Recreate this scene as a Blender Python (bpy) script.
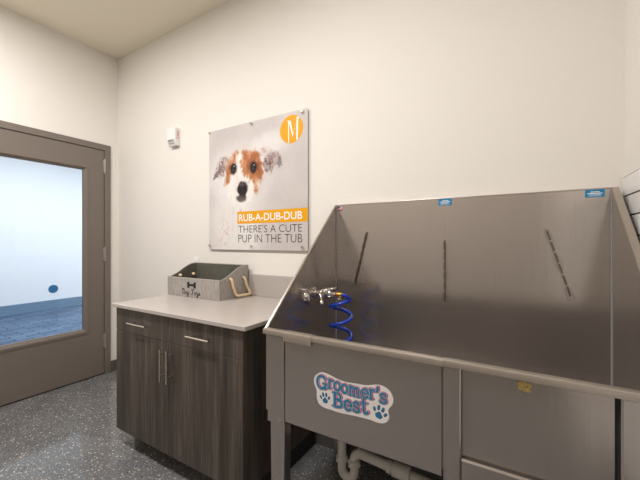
import bpy, bmesh, math, random
import numpy as np
from mathutils import Vector, Matrix

# ------------------------------------------------------------------ reset
for o in list(bpy.data.objects):
    bpy.data.objects.remove(o, do_unlink=True)
SC = bpy.context.scene
COL = SC.collection
R = math.radians

# ------------------------------------------------------------------ camera, world, exposure
cam_d = bpy.data.cameras.new('camera')
cam = bpy.data.objects.new('camera', cam_d); COL.objects.link(cam)
cam.location = (3.35, -1.75, 1.26)
cam.rotation_euler = (R(90), 0, R(30.6))
cam_d.sensor_width = 36.0
cam_d.lens = 326.0 / 640.0 * 36.0
cam_d.shift_y = 0.0023
cam_d.clip_start = 0.02
SC.camera = cam

world = bpy.data.worlds.new('world'); SC.world = world
world.use_nodes = True
world.node_tree.nodes['Background'].inputs[0].default_value = (0.80, 0.85, 1.0, 1)
world.node_tree.nodes['Background'].inputs[1].default_value = 0.05

SC.view_settings.view_transform = 'Standard'
SC.view_settings.look = 'None'
SC.view_settings.gamma = 1.0
SC.view_settings.use_curve_mapping = False
SC.view_settings.exposure = 0.0

ROOM_LIGHT = 35.0          # watts per ceiling downlight
ROOM_COLOR = (1.0, 0.982, 0.968)
HALL_LIGHT = 63.0         # watts per added panel standing in for daylight beyond the door
HALL_COLOR = (1.0, 0.955, 0.965)

W, L, H = 3.735, 3.0, 3.05    # room: x 0..W, y -L..0

def area_light(name, loc, size, power, color, sy=None, spread=180):
    d = bpy.data.lights.new(name, 'AREA')
    d.energy = power; d.color = color
    if sy: d.shape = 'RECTANGLE'; d.size = size; d.size_y = sy
    else: d.shape = 'DISK'; d.size = size
    d.spread = R(spread)
    o = bpy.data.objects.new(name, d); COL.objects.link(o); o.location = loc
    return o

LIGHT_SPOTS = [(0.95, -1.50), (2.42, -1.52)]
for (x, y) in LIGHT_SPOTS:
    area_light('downlight_lamp', (x, y, H - 0.03), 0.30, ROOM_LIGHT, ROOM_COLOR)
for y in (0.3, 2.8):  # added lamps, standing in for the daylight beyond the door
    area_light('hall_fill', (-2.1, y, H - 0.03), 1.1, HALL_LIGHT, HALL_COLOR, sy=1.1)

# ------------------------------------------------------------------ materials
def s2l(c):
    return tuple(((v / 12.92) if v <= 0.04045 else ((v + 0.055) / 1.055) ** 2.4) for v in (x / 255.0 for x in c))

MATS = {}
def mat(name, rgb, rough=0.5, metal=0.0, spec=0.5, coat=0.0, emit=None, emit_s=0.0):
    m = bpy.data.materials.new(name); m.use_nodes = True
    b = m.node_tree.nodes['Principled BSDF']
    b.inputs['Base Color'].default_value = (*s2l(rgb), 1)
    b.inputs['Roughness'].default_value = rough
    b.inputs['Metallic'].default_value = metal
    b.inputs['Specular IOR Level'].default_value = spec
    b.inputs['Coat Weight'].default_value = coat
    b.inputs['Coat Roughness'].default_value = 0.08
    if emit:
        b.inputs['Emission Color'].default_value = (*s2l(emit), 1)
        b.inputs['Emission Strength'].default_value = emit_s
    MATS[name] = m
    return m

def nt(m):
    t = m.node_tree
    return t, t.nodes, t.links, t.nodes['Principled BSDF']

def noise_color(m, scale, c0, c1, lo=0.3, hi=0.7, stretch=(1, 1, 1), detail=4, bump=0.0, bump_dist=0.002, rough=None):
    t, N, K, b = nt(m)
    tc = N.new('ShaderNodeTexCoord'); mp = N.new('ShaderNodeMapping')
    mp.inputs['Scale'].default_value = stretch
    K.new(tc.outputs['Object'], mp.inputs[0])
    nz = N.new('ShaderNodeTexNoise'); nz.inputs['Scale'].default_value = scale; nz.inputs['Detail'].default_value = detail
    K.new(mp.outputs[0], nz.inputs['Vector'])
    cr = N.new('ShaderNodeValToRGB')
    cr.color_ramp.elements[0].position = lo; cr.color_ramp.elements[1].position = hi
    cr.color_ramp.elements[0].color = (*s2l(c0), 1); cr.color_ramp.elements[1].color = (*s2l(c1), 1)
    K.new(nz.outputs['Fac'], cr.inputs[0]); K.new(cr.outputs[0], b.inputs['Base Color'])
    if bump:
        bp = N.new('ShaderNodeBump'); bp.inputs['Strength'].default_value = bump; bp.inputs['Distance'].default_value = bump_dist
        K.new(nz.outputs['Fac'], bp.inputs['Height']); K.new(bp.outputs[0], b.inputs['Normal'])
    if rough:
        mr = N.new('ShaderNodeMapRange'); mr.inputs[3].default_value = rough[0]; mr.inputs[4].default_value = rough[1]
        K.new(nz.outputs['Fac'], mr.inputs[0]); K.new(mr.outputs[0], b.inputs['Roughness'])
    return m

noise_color(mat('wall_paint', (236, 231, 224), 0.75, spec=0.25), 90, (235, 230, 223), (237, 232, 225), bump=0.08)
noise_color(mat('dimmed_wall_tone', (188, 180, 170), 0.75, spec=0.25), 90, (187, 179, 169), (189, 181, 171), bump=0.08)  # unseen front wall, toned darker to dim its reflection in the steel
noise_color(mat('ceiling_paint', (239, 231, 214), 0.9, spec=0.1), 60, (238, 230, 213), (240, 232, 215))
noise_color(mat('hall_wall_paint', (236, 238, 238), 0.8, spec=0.2), 40, (235, 237, 237), (238, 239, 239))
noise_color(mat('baseboard_vinyl', (98, 92, 88), 0.5), 30, (95, 89, 85), (101, 95, 90))
noise_color(mat('hall_base', (112, 138, 160), 0.6), 30, (110, 136, 158), (114, 140, 162))
noise_color(mat('door_paint', (122, 112, 104), 0.42, spec=0.4), 300, (121, 111, 103), (123, 113, 105), bump=0.03)
noise_color(mat('hinge_steel', (168, 165, 162), 0.4, metal=0.6), 200, (164, 161, 158), (172, 169, 166))
noise_color(mat('brushed_nickel', (205, 196, 186), 0.25, metal=1), 150, (200, 191, 181), (210, 201, 191))
noise_color(mat('chrome', (215, 212, 208), 0.12, metal=1), 50, (212, 209, 205), (218, 215, 211))
noise_color(mat('brass', (196, 148, 66), 0.28, metal=1), 80, (190, 142, 60), (202, 154, 72))
noise_color(mat('copper', (184, 104, 62), 0.3, metal=1), 80, (180, 100, 58), (188, 108, 66))
noise_color(mat('quartz', (184, 176, 170), 0.22, spec=0.5), 260, (179, 171, 165), (189, 181, 175), detail=6)
noise_color(mat('grout', (62, 60, 60), 0.9), 100, (56, 54, 54), (68, 66, 66))
noise_color(mat('tile_glaze', (238, 236, 233), 0.08, spec=0.6), 6, (236, 234, 231), (240, 238, 235))
noise_color(mat('toe_kick_black', (38, 35, 33), 0.6), 40, (35, 32, 30), (41, 38, 36))
noise_color(mat('white_plastic', (238, 236, 233), 0.35), 40, (236, 234, 231), (240, 238, 235))
noise_color(mat('grey_lens', (208, 206, 203), 0.15, spec=0.7), 40, (200, 198, 195), (216, 214, 211))
noise_color(mat('strobe_grey', (120, 122, 122), 0.3), 40, (112, 114, 114), (128, 130, 130))
noise_color(mat('pvc', (216, 212, 204), 0.4), 30, (212, 208, 200), (220, 216, 208))
noise_color(mat('blue_hose', (14, 60, 176), 0.25, spec=0.6), 60, (12, 56, 170), (16, 64, 182))
noise_color(mat('blue_pipe', (22, 62, 120), 0.4), 60, (20, 58, 114), (24, 66, 126))
noise_color(mat('rope_jute', (232, 204, 166), 0.85), 250, (216, 184, 142), (242, 220, 186), bump=0.3)
noise_color(mat('lining', (74, 76, 66), 0.9), 12, (86, 84, 73), (100, 98, 87))
noise_color(mat('black_print', (24, 22, 24), 0.7), 60, (22, 20, 22), (27, 25, 27))
noise_color(mat('print_white', (246, 243, 240), 0.3), 60, (245, 242, 239), (247, 244, 241))
noise_color(mat('print_yellow', (234, 166, 24), 0.5, spec=0.2), 60, (233, 165, 23), (235, 167, 25))
noise_color(mat('print_dark', (58, 54, 58), 0.3), 60, (57, 53, 57), (60, 56, 60))
noise_color(mat('red_print', (214, 62, 48), 0.4), 60, (212, 60, 46), (216, 64, 50))
noise_color(mat('sticker_white', (232, 226, 224), 0.35), 60, (231, 225, 223), (233, 227, 225))
noise_color(mat('sticker_teal', (36, 116, 158), 0.45), 60, (34, 113, 155), (38, 119, 161))
noise_color(mat('sticker_navy', (48, 30, 72), 0.35), 60, (47, 29, 71), (49, 31, 73))
noise_color(mat('sticker_pink', (214, 52, 116), 0.35), 60, (212, 50, 114), (216, 54, 118))
noise_color(mat('sticker_blue', (8, 132, 186), 0.3), 60, (6, 130, 184), (10, 134, 188))
noise_color(mat('flag_blue', (44, 52, 110), 0.4), 60, (42, 50, 108), (46, 54, 112))
noise_color(mat('tape_residue', (186, 160, 92), 0.7), 180, (160, 134, 70), (206, 182, 116), lo=0.4, hi=0.6)
noise_color(mat('glass_decal', (52, 122, 182), 0.4), 60, (50, 120, 180), (54, 124, 184))
noise_color(mat('caulk', (150, 151, 153), 0.5), 60, (144, 145, 147), (156, 157, 159))
mat('lamp_glow', (255, 246, 232), 0.5, emit=(255, 240, 222), emit_s=6.0)
mat('hall_fill_glow', (235, 245, 255), 0.5, emit=(190, 226, 255), emit_s=8.0)  # glow of the panels added beyond the door

# stainless steel, faint vertical brushing and smudges
def steel(name, rgb, r0, r1, stretch, broad=0.24):
    m = mat(name, rgb, 0.3, metal=1.0)
    t, N, K, b = nt(m)
    tc = N.new('ShaderNodeTexCoord')
    a = N.new('ShaderNodeTexNoise'); a.inputs['Scale'].default_value = 3.0; a.inputs['Detail'].default_value = 5
    K.new(tc.outputs['Object'], a.inputs['Vector'])
    mr = N.new('ShaderNodeMapRange'); mr.inputs[1].default_value = 0.3; mr.inputs[2].default_value = 0.7
    mr.inputs[3].default_value = r0; mr.inputs[4].default_value = r1
    K.new(a.outputs['Fac'], mr.inputs[0]); K.new(mr.outputs[0], b.inputs['Roughness'])
    mp = N.new('ShaderNodeMapping'); mp.inputs['Scale'].default_value = stretch
    K.new(tc.outputs['Object'], mp.inputs[0])
    g = N.new('ShaderNodeTexNoise'); g.inputs['Scale'].default_value = 1.0; g.inputs['Detail'].default_value = 3
    K.new(mp.outputs[0], g.inputs['Vector'])
    cr = N.new('ShaderNodeValToRGB')
    d = [max(0, v - 4) for v in rgb]; u = [min(255, v + 4) for v in rgb]
    cr.color_ramp.elements[0].position = 0.3; cr.color_ramp.elements[1].position = 0.7
    cr.color_ramp.elements[0].color = (*s2l(d), 1); cr.color_ramp.elements[1].color = (*s2l(u), 1)
    K.new(g.outputs['Fac'], cr.inputs[0]); K.new(cr.outputs[0], b.inputs['Base Color'])
    # second, broad lobe: the scratch-brushed surface scatters part of the light widely
    b2 = N.new('ShaderNodeBsdfPrincipled'); b2.inputs['Metallic'].default_value = 1.0; b2.inputs['Roughness'].default_value = 0.62
    K.new(cr.outputs[0], b2.inputs['Base Color'])
    mx = N.new('ShaderNodeMixShader'); mx.inputs[0].default_value = broad
    K.new(b.outputs[0], mx.inputs[1]); K.new(b2.outputs[0], mx.inputs[2]); K.new(mx.outputs[0], N['Material Output'].inputs[0])
    return m
steel('stainless', (190, 183, 178), 0.17, 0.22, (260, 260, 4))
steel('stainless_rim', (186, 177, 168), 0.28, 0.34, (4, 260, 260))
steel('stainless_bar', (128, 120, 113), 0.28, 0.36, (260, 260, 4))

# dark wood laminate, vertical grain
def wood():
    m = mat('dark_laminate', (82, 73, 67), 0.42, spec=0.4)
    t, N, K, b = nt(m)
    tc = N.new('ShaderNodeTexCoord')
    def layer(sc, st, det, dist=0.0):
        mp = N.new('ShaderNodeMapping'); mp.inputs['Scale'].default_value = st
        K.new(tc.outputs['Object'], mp.inputs[0])
        n = N.new('ShaderNodeTexNoise'); n.inputs['Scale'].default_value = sc; n.inputs['Detail'].default_value = det
        n.inputs['Distortion'].default_value = dist
        K.new(mp.outputs[0], n.inputs['Vector']); return n
    a = layer(1.0, (16, 16, 0.9), 5, 0.4)
    c = layer(1.0, (150, 150, 5), 4, 0.2)
    mx = N.new('ShaderNodeMath'); mx.operation = 'MULTIPLY_ADD'; mx.inputs[1].default_value = 0.45
    K.new(c.outputs['Fac'], mx.inputs[0])
    m2 = N.new('ShaderNodeMath'); m2.operation = 'MULTIPLY'; m2.inputs[1].default_value = 0.62
    K.new(a.outputs['Fac'], m2.inputs[0]); K.new(m2.outputs[0], mx.inputs[2])
    cr = N.new('ShaderNodeValToRGB'); e = cr.color_ramp.elements
    e[0].position = 0.36; e[0].color = (*s2l((50, 43, 38)), 1)
    e[1].position = 0.70; e[1].color = (*s2l((104, 94, 86)), 1)
    n = e.new(0.52); n.color = (*s2l((72, 64, 57)), 1)
    K.new(mx.outputs[0], cr.inputs[0]); K.new(cr.outputs[0], b.inputs['Base Color'])
    bp = N.new('ShaderNodeBump'); bp.inputs['Strength'].default_value = 0.12; bp.inputs['Distance'].default_value = 0.001
    K.new(c.outputs['Fac'], bp.inputs['Height']); K.new(bp.outputs[0], b.inputs['Normal'])
wood()

# woven grey felt of the basket, fine vertical slub
def felt():
    m = mat('grey_linen', (160, 154, 149), 0.9, spec=0.1)
    noise_color(m, 1.0, (146, 139, 133), (180, 173, 167), lo=0.30, hi=0.70, stretch=(260, 260, 22), detail=3, bump=0.25)
felt()

# speckled rubber floor
def floor_mat():
    m = mat('speckled_floor', (112, 114, 118), 0.10, spec=0.6)
    t, N, K, b = nt(m)
    tc = N.new('ShaderNodeTexCoord')
    base = N.new('ShaderNodeTexNoise'); base.inputs['Scale'].default_value = 5; base.inputs['Detail'].default_value = 6
    K.new(tc.outputs['Object'], base.inputs['Vector'])
    cr = N.new('ShaderNodeValToRGB'); cr.color_ramp.elements[0].position = 0.3; cr.color_ramp.elements[1].position = 0.7
    cr.color_ramp.elements[0].color = (*s2l((102, 103, 105)), 1); cr.color_ramp.elements[1].color = (*s2l((117, 117, 118)), 1)
    K.new(base.outputs['Fac'], cr.inputs[0])
    last = cr.outputs[0]
    for sc, keep, rad, colr, off in ((62, 0.68, 0.32, (208, 190, 170), 0), (110, 0.62, 0.34, (176, 174, 172), 7.3), (90, 0.76, 0.36, (58, 60, 64), 3.1)):
        mp = N.new('ShaderNodeMapping'); mp.inputs['Location'].default_value = (off, off * 2, 0)
        K.new(tc.outputs['Object'], mp.inputs[0])
        v = N.new('ShaderNodeTexVoronoi'); v.inputs['Scale'].default_value = sc; v.voronoi_dimensions = '2D'
        K.new(mp.outputs[0], v.inputs['Vector'])
        sp = N.new('ShaderNodeSeparateColor'); K.new(v.outputs['Color'], sp.inputs[0])
        g = N.new('ShaderNodeMath'); g.operation = 'GREATER_THAN'; g.inputs[1].default_value = keep
        K.new(sp.outputs[0], g.inputs[0])
        # radius varies from fleck to fleck
        rr = N.new('ShaderNodeMath'); rr.operation = 'MULTIPLY'; rr.inputs[1].default_value = rad
        K.new(sp.outputs[1], rr.inputs[0])
        l = N.new('ShaderNodeMath'); l.operation = 'LESS_THAN'
        K.new(v.outputs['Distance'], l.inputs[0]); K.new(rr.outputs[0], l.inputs[1])
        p = N.new('ShaderNodeMath'); p.operation = 'MULTIPLY'
        K.new(g.outputs[0], p.inputs[0]); K.new(l.outputs[0], p.inputs[1])
        mx = N.new('ShaderNodeMix'); mx.data_type = 'RGBA'
        K.new(p.outputs[0], mx.inputs[0]); K.new(last, mx.inputs[6]); mx.inputs[7].default_value = (*s2l(colr), 1)
        last = mx.outputs[2]
    K.new(last, b.inputs['Base Color'])
floor_mat()

# small-patterned carpet of the room beyond
def hall_floor_mat():
    m = mat('hall_carpet', (96, 116, 140), 0.75, spec=0.2)
    t, N, K, b = nt(m)
    tc = N.new('ShaderNodeTexCoord'); mp = N.new('ShaderNodeMapping'); mp.inputs['Rotation'].default_value = (0, 0, R(90))
    K.new(tc.outputs['Object'], mp.inputs[0])
    br = N.new('ShaderNodeTexBrick'); br.inputs['Scale'].default_value = 1.0
    br.inputs['Brick Width'].default_value = 0.30; br.inputs['Row Height'].default_value = 0.09
    br.inputs['Mortar Size'].default_value = 0.012; br.inputs['Mortar Smooth'].default_value = 0.6; br.inputs['Bias'].default_value = 0.0
    br.inputs['Color1'].default_value = (*s2l((104, 124, 146)), 1); br.inputs['Color2'].default_value = (*s2l((78, 96, 118)), 1)
    br.inputs['Mortar'].default_value = (*s2l((54, 70, 92)), 1)
    K.new(mp.outputs[0], br.inputs['Vector']); K.new(br.outputs['Color'], b.inputs['Base Color'])
hall_floor_mat()

# clear pane: mostly straight-through with a Fresnel reflection
def glass_mat():
    m = bpy.data.materials.new('clear_pane'); m.use_nodes = True
    t = m.node_tree; N = t.nodes; K = t.links
    N.clear()
    out = N.new('ShaderNodeOutputMaterial'); mx = N.new('ShaderNodeMixShader')
    tr = N.new('ShaderNodeBsdfTransparent'); tr.inputs[0].default_value = (0.95, 0.96, 0.96, 1)
    gl = N.new('ShaderNodeBsdfGlossy'); gl.inputs['Roughness'].default_value = 0.02
    fr = N.new('ShaderNodeFresnel'); fr.inputs[0].default_value = 1.35
    K.new(fr.outputs[0], mx.inputs[0]); K.new(tr.outputs[0], mx.inputs[1]); K.new(gl.outputs[0], mx.inputs[2])
    K.new(mx.outputs[0], out.inputs[0])
    MATS['clear_pane'] = m
glass_mat()

def acrylic_print():
    m = mat('poster_print', (255, 255, 255), 0.45, spec=0.25)
    t, N, K, b = nt(m)
    a = N.new('ShaderNodeAttribute'); a.attribute_name = 'print'
    K.new(a.outputs['Color'], b.inputs['Base Color'])
acrylic_print()

# ------------------------------------------------------------------ object helpers
def world_off(o):
    v = Vector((0, 0, 0))
    while o: v += o.location; o = o.parent
    return v

def obj(name, bm, m, parent=None, origin=None, smooth=False):
    """bm is in world coordinates; becomes ONE mesh object, its coordinates taken relative to its parent."""
    off = world_off(parent) if parent else Vector(origin or (0, 0, 0))
    bmesh.ops.translate(bm, verts=bm.verts, vec=-off)
    me = bpy.data.meshes.new(name); bm.to_mesh(me); bm.free()
    me.materials.append(MATS[m])
    if smooth:
        for p in me.polygons: p.use_smooth = True
        if smooth != 'all':
            me.set_sharp_from_angle(angle=R(40))
    o = bpy.data.objects.new(name, me); COL.objects.link(o)
    if parent: o.parent = parent
    elif origin: o.location = origin
    return o

def thing(name, label, cat, loc, group=None, kind=None):
    o = bpy.data.objects.new(name, None); COL.objects.link(o)
    o.location = loc; o.empty_display_size = 0.1
    return tag(o, label, cat, group, kind)

def tag(o, label=None, cat=None, group=None, kind=None):
    if label: o['label'] = label
    if cat: o['category'] = cat
    if group: o['group'] = group
    if kind: o['kind'] = kind
    return o

def B(x0, x1, y0, y1, z0, z1, bev=0.0, seg=2, bm=None):
    bm = bm or bmesh.new()
    r = bmesh.ops.create_cube(bm, size=1.0)
    vs = r['verts']
    bmesh.ops.scale(bm, verts=vs, vec=(abs(x1 - x0), abs(y1 - y0), abs(z1 - z0)))
    bmesh.ops.translate(bm, verts=vs, vec=((x0 + x1) / 2, (y0 + y1) / 2, (z0 + z1) / 2))
    if bev:
        es = list({e for v in vs for e in v.link_edges})
        bmesh.ops.bevel(bm, geom=es, offset=bev, segments=seg, affect='EDGES', profile=0.5)
    return bm

def prism(poly, axis, a0, a1, bm=None, bev=0.0):
    """poly: 2D points; axis 'x' -> (y,z), 'y' -> (x,z), 'z' -> (x,y)"""
    bm = bm or bmesh.new()
    def P(p, a):
        return {'x': (a, p[0], p[1]), 'y': (p[0], a, p[1]), 'z': (p[0], p[1], a)}[axis]
    v0 = [bm.verts.new(P(p, a0)) for p in poly]; v1 = [bm.verts.new(P(p, a1)) for p in poly]
    n = len(poly)
    fs = [bm.faces.new(v0), bm.faces.new(v1[::-1])]
    for i in range(n):
        fs.append(bm.faces.new((v0[i], v1[i], v1[(i + 1) % n], v0[(i + 1) % n])))
    bmesh.ops.recalc_face_normals(bm, faces=fs)
    if bev:
        bmesh.ops.bevel(bm, geom=list({e for f in fs for e in f.edges}), offset=bev, segments=2, affect='EDGES')
    return bm

def tube(path, r, n=12, bm=None, caps=True, radii=None):
    bm = bm or bmesh.new()
    P = [Vector(p) for p in path]
    T = []
    for i in range(len(P)):
        a = P[max(0, i - 1)]; b = P[min(len(P) - 1, i + 1)]
        T.append((b - a).normalized())
    up = Vector((0, 0, 1)) if abs(T[0].z) < 0.9 else Vector((1, 0, 0))
    nrm = (up - T[0] * up.dot(T[0])).normalized()
    rings = []
    for i, p in enumerate(P):
        nrm = (nrm - T[i] * nrm.dot(T[i]))
        nrm = nrm.normalized() if nrm.length > 1e-6 else T[i].orthogonal().normalized()
        bn = T[i].cross(nrm)
        rr = radii[i] if radii else r
        rings.append([bm.verts.new(p + nrm * rr * math.cos(2 * math.pi * k / n) + bn * rr * math.sin(2 * math.pi * k / n)) for k in range(n)])
    for a, b in zip(rings, rings[1:]):
        for k in range(n):
            bm.faces.new((a[k], a[(k + 1) % n], b[(k + 1) % n], b[k]))
    if caps:
        bm.faces.new(rings[0][::-1]); bm.faces.new(rings[-1])
    bmesh.ops.recalc_face_normals(bm, faces=bm.faces)
    return bm

def smooth_path(pts, k=8, closed=False):
    P = [Vector(p) for p in pts]; out = []; n = len(P)
    rng = range(n if closed else n - 1)
    for i in rng:
        if closed: a, b, c, d = P[(i - 1) % n], P[i], P[(i + 1) % n], P[(i + 2) % n]
        else: a, b, c, d = P[max(0, i - 1)], P[i], P[i + 1], P[min(n - 1, i + 2)]
        for j in range(k):
            t = j / k
            out.append(0.5 * ((2 * b) + (c - a) * t + (2 * a - 5 * b + 4 * c - d) * t * t + (3 * b - a - 3 * c + d) * t ** 3))
    if not closed: out.append(P[-1])
    return out

def disc_poly(cx, cz, rx, rz=None, n=32, rot=0.0):
    rz = rz or rx
    return [(cx + rx * math.cos(t) * math.cos(rot) - rz * math.sin(t) * math.sin(rot),
             cz + rx * math.cos(t) * math.sin(rot) + rz * math.sin(t) * math.cos(rot))
            for t in (2 * math.pi * i / n for i in range(n))]

# flat stroke drawing in an x,z plane (faces towards -y) ---------------------------------
def strokes_mesh(strokes, y, width, grow=0.0, dx=0.0, dz=0.0, cell=0.0007, n=0):
    """strokes: list of (points, width factor). The union of the round-ended strokes, cut as one flat print."""
    segs = []
    for pts, wf in strokes:
        h = width * wf / 2 + grow
        for a, b in zip(pts, pts[1:]): segs.append((a[0] + dx, a[1] + dz, b[0] + dx, b[1] + dz, h))
    hm = max(q[4] for q in segs) + 3 * cell
    xa = min(min(q[0], q[2]) for q in segs) - hm; xb = max(max(q[0], q[2]) for q in segs) + hm
    za = min(min(q[1], q[3]) for q in segs) - hm; zb_ = max(max(q[1], q[3]) for q in segs) + hm
    nx = int((xb - xa) / cell) + 2; nz = int((zb_ - za) / cell) + 2
    F = np.full((nz, nx), 1.0)
    for x0, z0, x1, z1, h in segs:
        i0 = max(0, int((min(x0, x1) - h - xa) / cell) - 2); i1 = min(nx, int((max(x0, x1) + h - xa) / cell) + 4)
        j0 = max(0, int((min(z0, z1) - h - za) / cell) - 2); j1 = min(nz, int((max(z0, z1) + h - za) / cell) + 4)
        X, Z = np.meshgrid(xa + cell * np.arange(i0, i1), za + cell * np.arange(j0, j1))
        ex, ez = x1 - x0, z1 - z0; L2 = ex * ex + ez * ez + 1e-14
        t = np.clip(((X - x0) * ex + (Z - z0) * ez) / L2, 0, 1)
        F[j0:j1, i0:i1] = np.minimum(F[j0:j1, i0:i1], np.hypot(X - x0 - t * ex, Z - z0 - t * ez) - h)
    bm = bmesh.new()
    def face(pts):
        if len(pts) > 2:
            f = bm.faces.new([bm.verts.new((p[0], y, p[1])) for p in pts]); f.normal_update()
            if f.normal.y > 0: f.normal_flip()
    I = F < 0
    cnt = I[:-1, :-1].astype(int) + I[1:, :-1] + I[:-1, 1:] + I[1:, 1:]
    for j in range(nz - 1):
        row = cnt[j]; i = 0
        for i in np.nonzero((row > 0) & (row < 4))[0]:
            cs = [(i, j), (i + 1, j), (i + 1, j + 1), (i, j + 1)]; poly = []
            for k in range(4):
                (p, q), (r, w) = cs[k], cs[(k + 1) % 4]
                f0, f1 = max(-9, min(F[q, p], cell * 3)), max(-9, min(F[w, r], cell * 3))
                if f0 < 0: poly.append((xa + p * cell, za + q * cell))
                if (f0 < 0) != (f1 < 0):
                    t = f0 / (f0 - f1); poly.append((xa + (p + (r - p) * t) * cell, za + (q + (w - q) * t) * cell))
            face(poly)
        full = np.concatenate(([0], (row == 4).astype(int), [0])); d = np.diff(full)
        for a, b in zip(np.nonzero(d == 1)[0], np.nonzero(d == -1)[0]):
            face([(xa + a * cell, za + j * cell), (xa + b * cell, za + j * cell), (xa + b * cell, za + (j + 1) * cell), (xa + a * cell, za + (j + 1) * cell)])
    return bm

def arc(cx, cy, rx, ry, a0, a1, n=14):
    return [(cx + rx * math.cos(R(a0 + (a1 - a0) * i / n)), cy + ry * math.sin(R(a0 + (a1 - a0) * i / n))) for i in range(n + 1)]

def text_mesh(body, x0, x1, z0, z1, y, offset=0.0, extrude=0.0003):
    """built-in font, fitted to the box x0..x1, z0..z1 (cap height), facing -y"""
    cu = bpy.data.curves.new('text', 'FONT'); cu.body = body; cu.size = 1.0; cu.offset = offset
    cu.resolution_u = 4
    o = bpy.data.objects.new('text', cu); COL.objects.link(o)
    bpy.context.view_layer.update()
    me = bpy.data.meshes.new_from_object(o.evaluated_get(bpy.context.evaluated_depsgraph_get()))
    bm = bmesh.new(); bm.from_mesh(me)
    bpy.data.objects.remove(o); bpy.data.curves.remove(cu); bpy.data.meshes.remove(me)
    xs = [v.co.x for v in bm.verts]; ys = [v.co.y for v in bm.verts]
    ax, bx, ay, by = min(xs), max(xs), min(ys), max(ys)
    for v in bm.verts:
        v.co = Vector((x0 + (v.co.x - ax) / (bx - ax) * (x1 - x0), y - extrude, z0 + (v.co.y - ay) / (by - ay) * (z1 - z0)))
    for f in bm.faces:
        f.normal_update()
        if f.normal.y > 0: f.normal_flip()
    return bm

def words(bm, gap):
    """split a line of lettering into its words (runs of glyphs closer than gap)"""
    bm.verts.ensure_lookup_table()
    spans = []
    seen = set()
    for v in bm.verts:
        if v in seen: continue
        st_, isl = [v], []
        seen.add(v)
        while st_:
            q = st_.pop(); isl.append(q)
            for e_ in q.link_edges:
                o_ = e_.other_vert(q)
                if o_ not in seen: seen.add(o_); st_.append(o_)
        xs = [q.co.x for q in isl]; spans.append((min(xs), max(xs)))
    spans.sort(); cuts = []; end = spans[0][1]
    for a_, b_ in spans[1:]:
        if a_ - end > gap: cuts.append((end + a_) / 2)
        end = max(end, b_)
    lims = [-1e9] + cuts + [1e9]; out = []
    for a_, b_ in zip(lims, lims[1:]):
        c_ = bm.copy()
        bmesh.ops.delete(c_, geom=[q for q in c_.verts if not (a_ < q.co.x < b_)], context='VERTS')
        out.append(c_)
    bm.free()
    return out

# ------------------------------------------------------------------ room shell
T = 0.12
tag(obj('floor', B(-T, W + T, -L - T, T, -0.1, 0), 'speckled_floor'), 'dark grey rubber floor with pale and dark flecks', 'floor', kind='structure')
tag(obj('ceiling', B(-T, W + T, -L - T, T, H, H + 0.1), 'ceiling_paint'), 'flat beige painted ceiling', 'ceiling', kind='structure')
tag(obj('wall_back', B(-T, W + T, 0, T, 0, H), 'wall_paint'), 'cream painted wall behind the tub and the cabinet', 'wall', kind='structure')
tag(obj('wall_front', B(-T, W + T, -L - T, -L, 0, H), 'dimmed_wall_tone'), 'unseen wall facing the tub, toned taupe to dim steel reflections', 'wall', kind='structure')

# left wall with the door opening
DY1, DY0 = -0.072, -1.092        # frame outer edges (near the corner / towards the camera)
DZ = 2.178                       # frame outer top
bm = B(-T, 0, DY1, T * 0, 0, H)
B(-T, 0, -L, DY0, 0, H, bm=bm); B(-T, 0, DY0, DY1, DZ, H, bm=bm)
tag(obj('wall_left', bm, 'wall_paint'), 'cream painted wall around the grey glazed door', 'wall', kind='structure')

# right wall: plaster above, subway tiles below
bm = B(W, W + T, -L, 0, 1.518, H)
B(W + 0.006, W + T, -L, 0, 0, 1.518, bm=bm)
wr = tag(obj('wall_right', bm, 'wall_paint'), 'wall beside the tub, white tiles below cream paint', 'wall', kind='structure')
obj('grout_bed', B(W + 0.001, W + 0.006, -1.70, -0.001, 0.0, 1.517), 'grout', wr)
TH, TW, GAP = 0.078, 0.205, 0.0045
tile_me = None
for r in range(15):
    z1 = 1.513 - r * TH; z0 = z1 - TH + GAP
    off = (r % 2) * TW / 2
    y = -0.002
    first = True
    while y > -1.69:
        w = TW if not (first and off) else off
        first = False
        y0 = max(y - w + GAP, -1.698)
        full = abs((y - y0) - (TW - GAP)) < 1e-6
        if full and tile_me:
            o = bpy.data.objects.new('tile', tile_me); COL.objects.link(o); o.parent = wr
            o.location = (W, (y + y0) / 2, (z0 + z1) / 2)
        else:
            hy = (y - y0) / 2; hz = (z1 - z0) / 2
            if hy > 0.01:
                o = obj('tile', B(-0.006, 0.002, -hy, hy, -hz, hz, bev=0.0015, seg=1), 'tile_glaze')
                o.parent = wr; o.location = (W, (y + y0) / 2, (z0 + z1) / 2)
                if full: tile_me = o.data
        y -= w

# baseboards
tag(obj('baseboard_left', B(0, 0.010, DY1, -0.0, 0, 0.105, bev=0.002), 'baseboard_vinyl'), 'dark grey vinyl base between the door frame and the corner', 'baseboard', kind='structure')
tag(obj('baseboard_back', B(0.010, W - 0.012, -0.010, 0, 0, 0.105, bev=0.002), 'baseboard_vinyl'), 'dark grey vinyl base under the poster wall', 'baseboard', kind='structure')
tag(obj('baseboard_front', B(0.0, W, -L, -L + 0.010, 0, 0.105, bev=0.002), 'baseboard_vinyl'), 'dark grey vinyl base along the wall facing the tub', 'baseboard', kind='structure')

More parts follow.
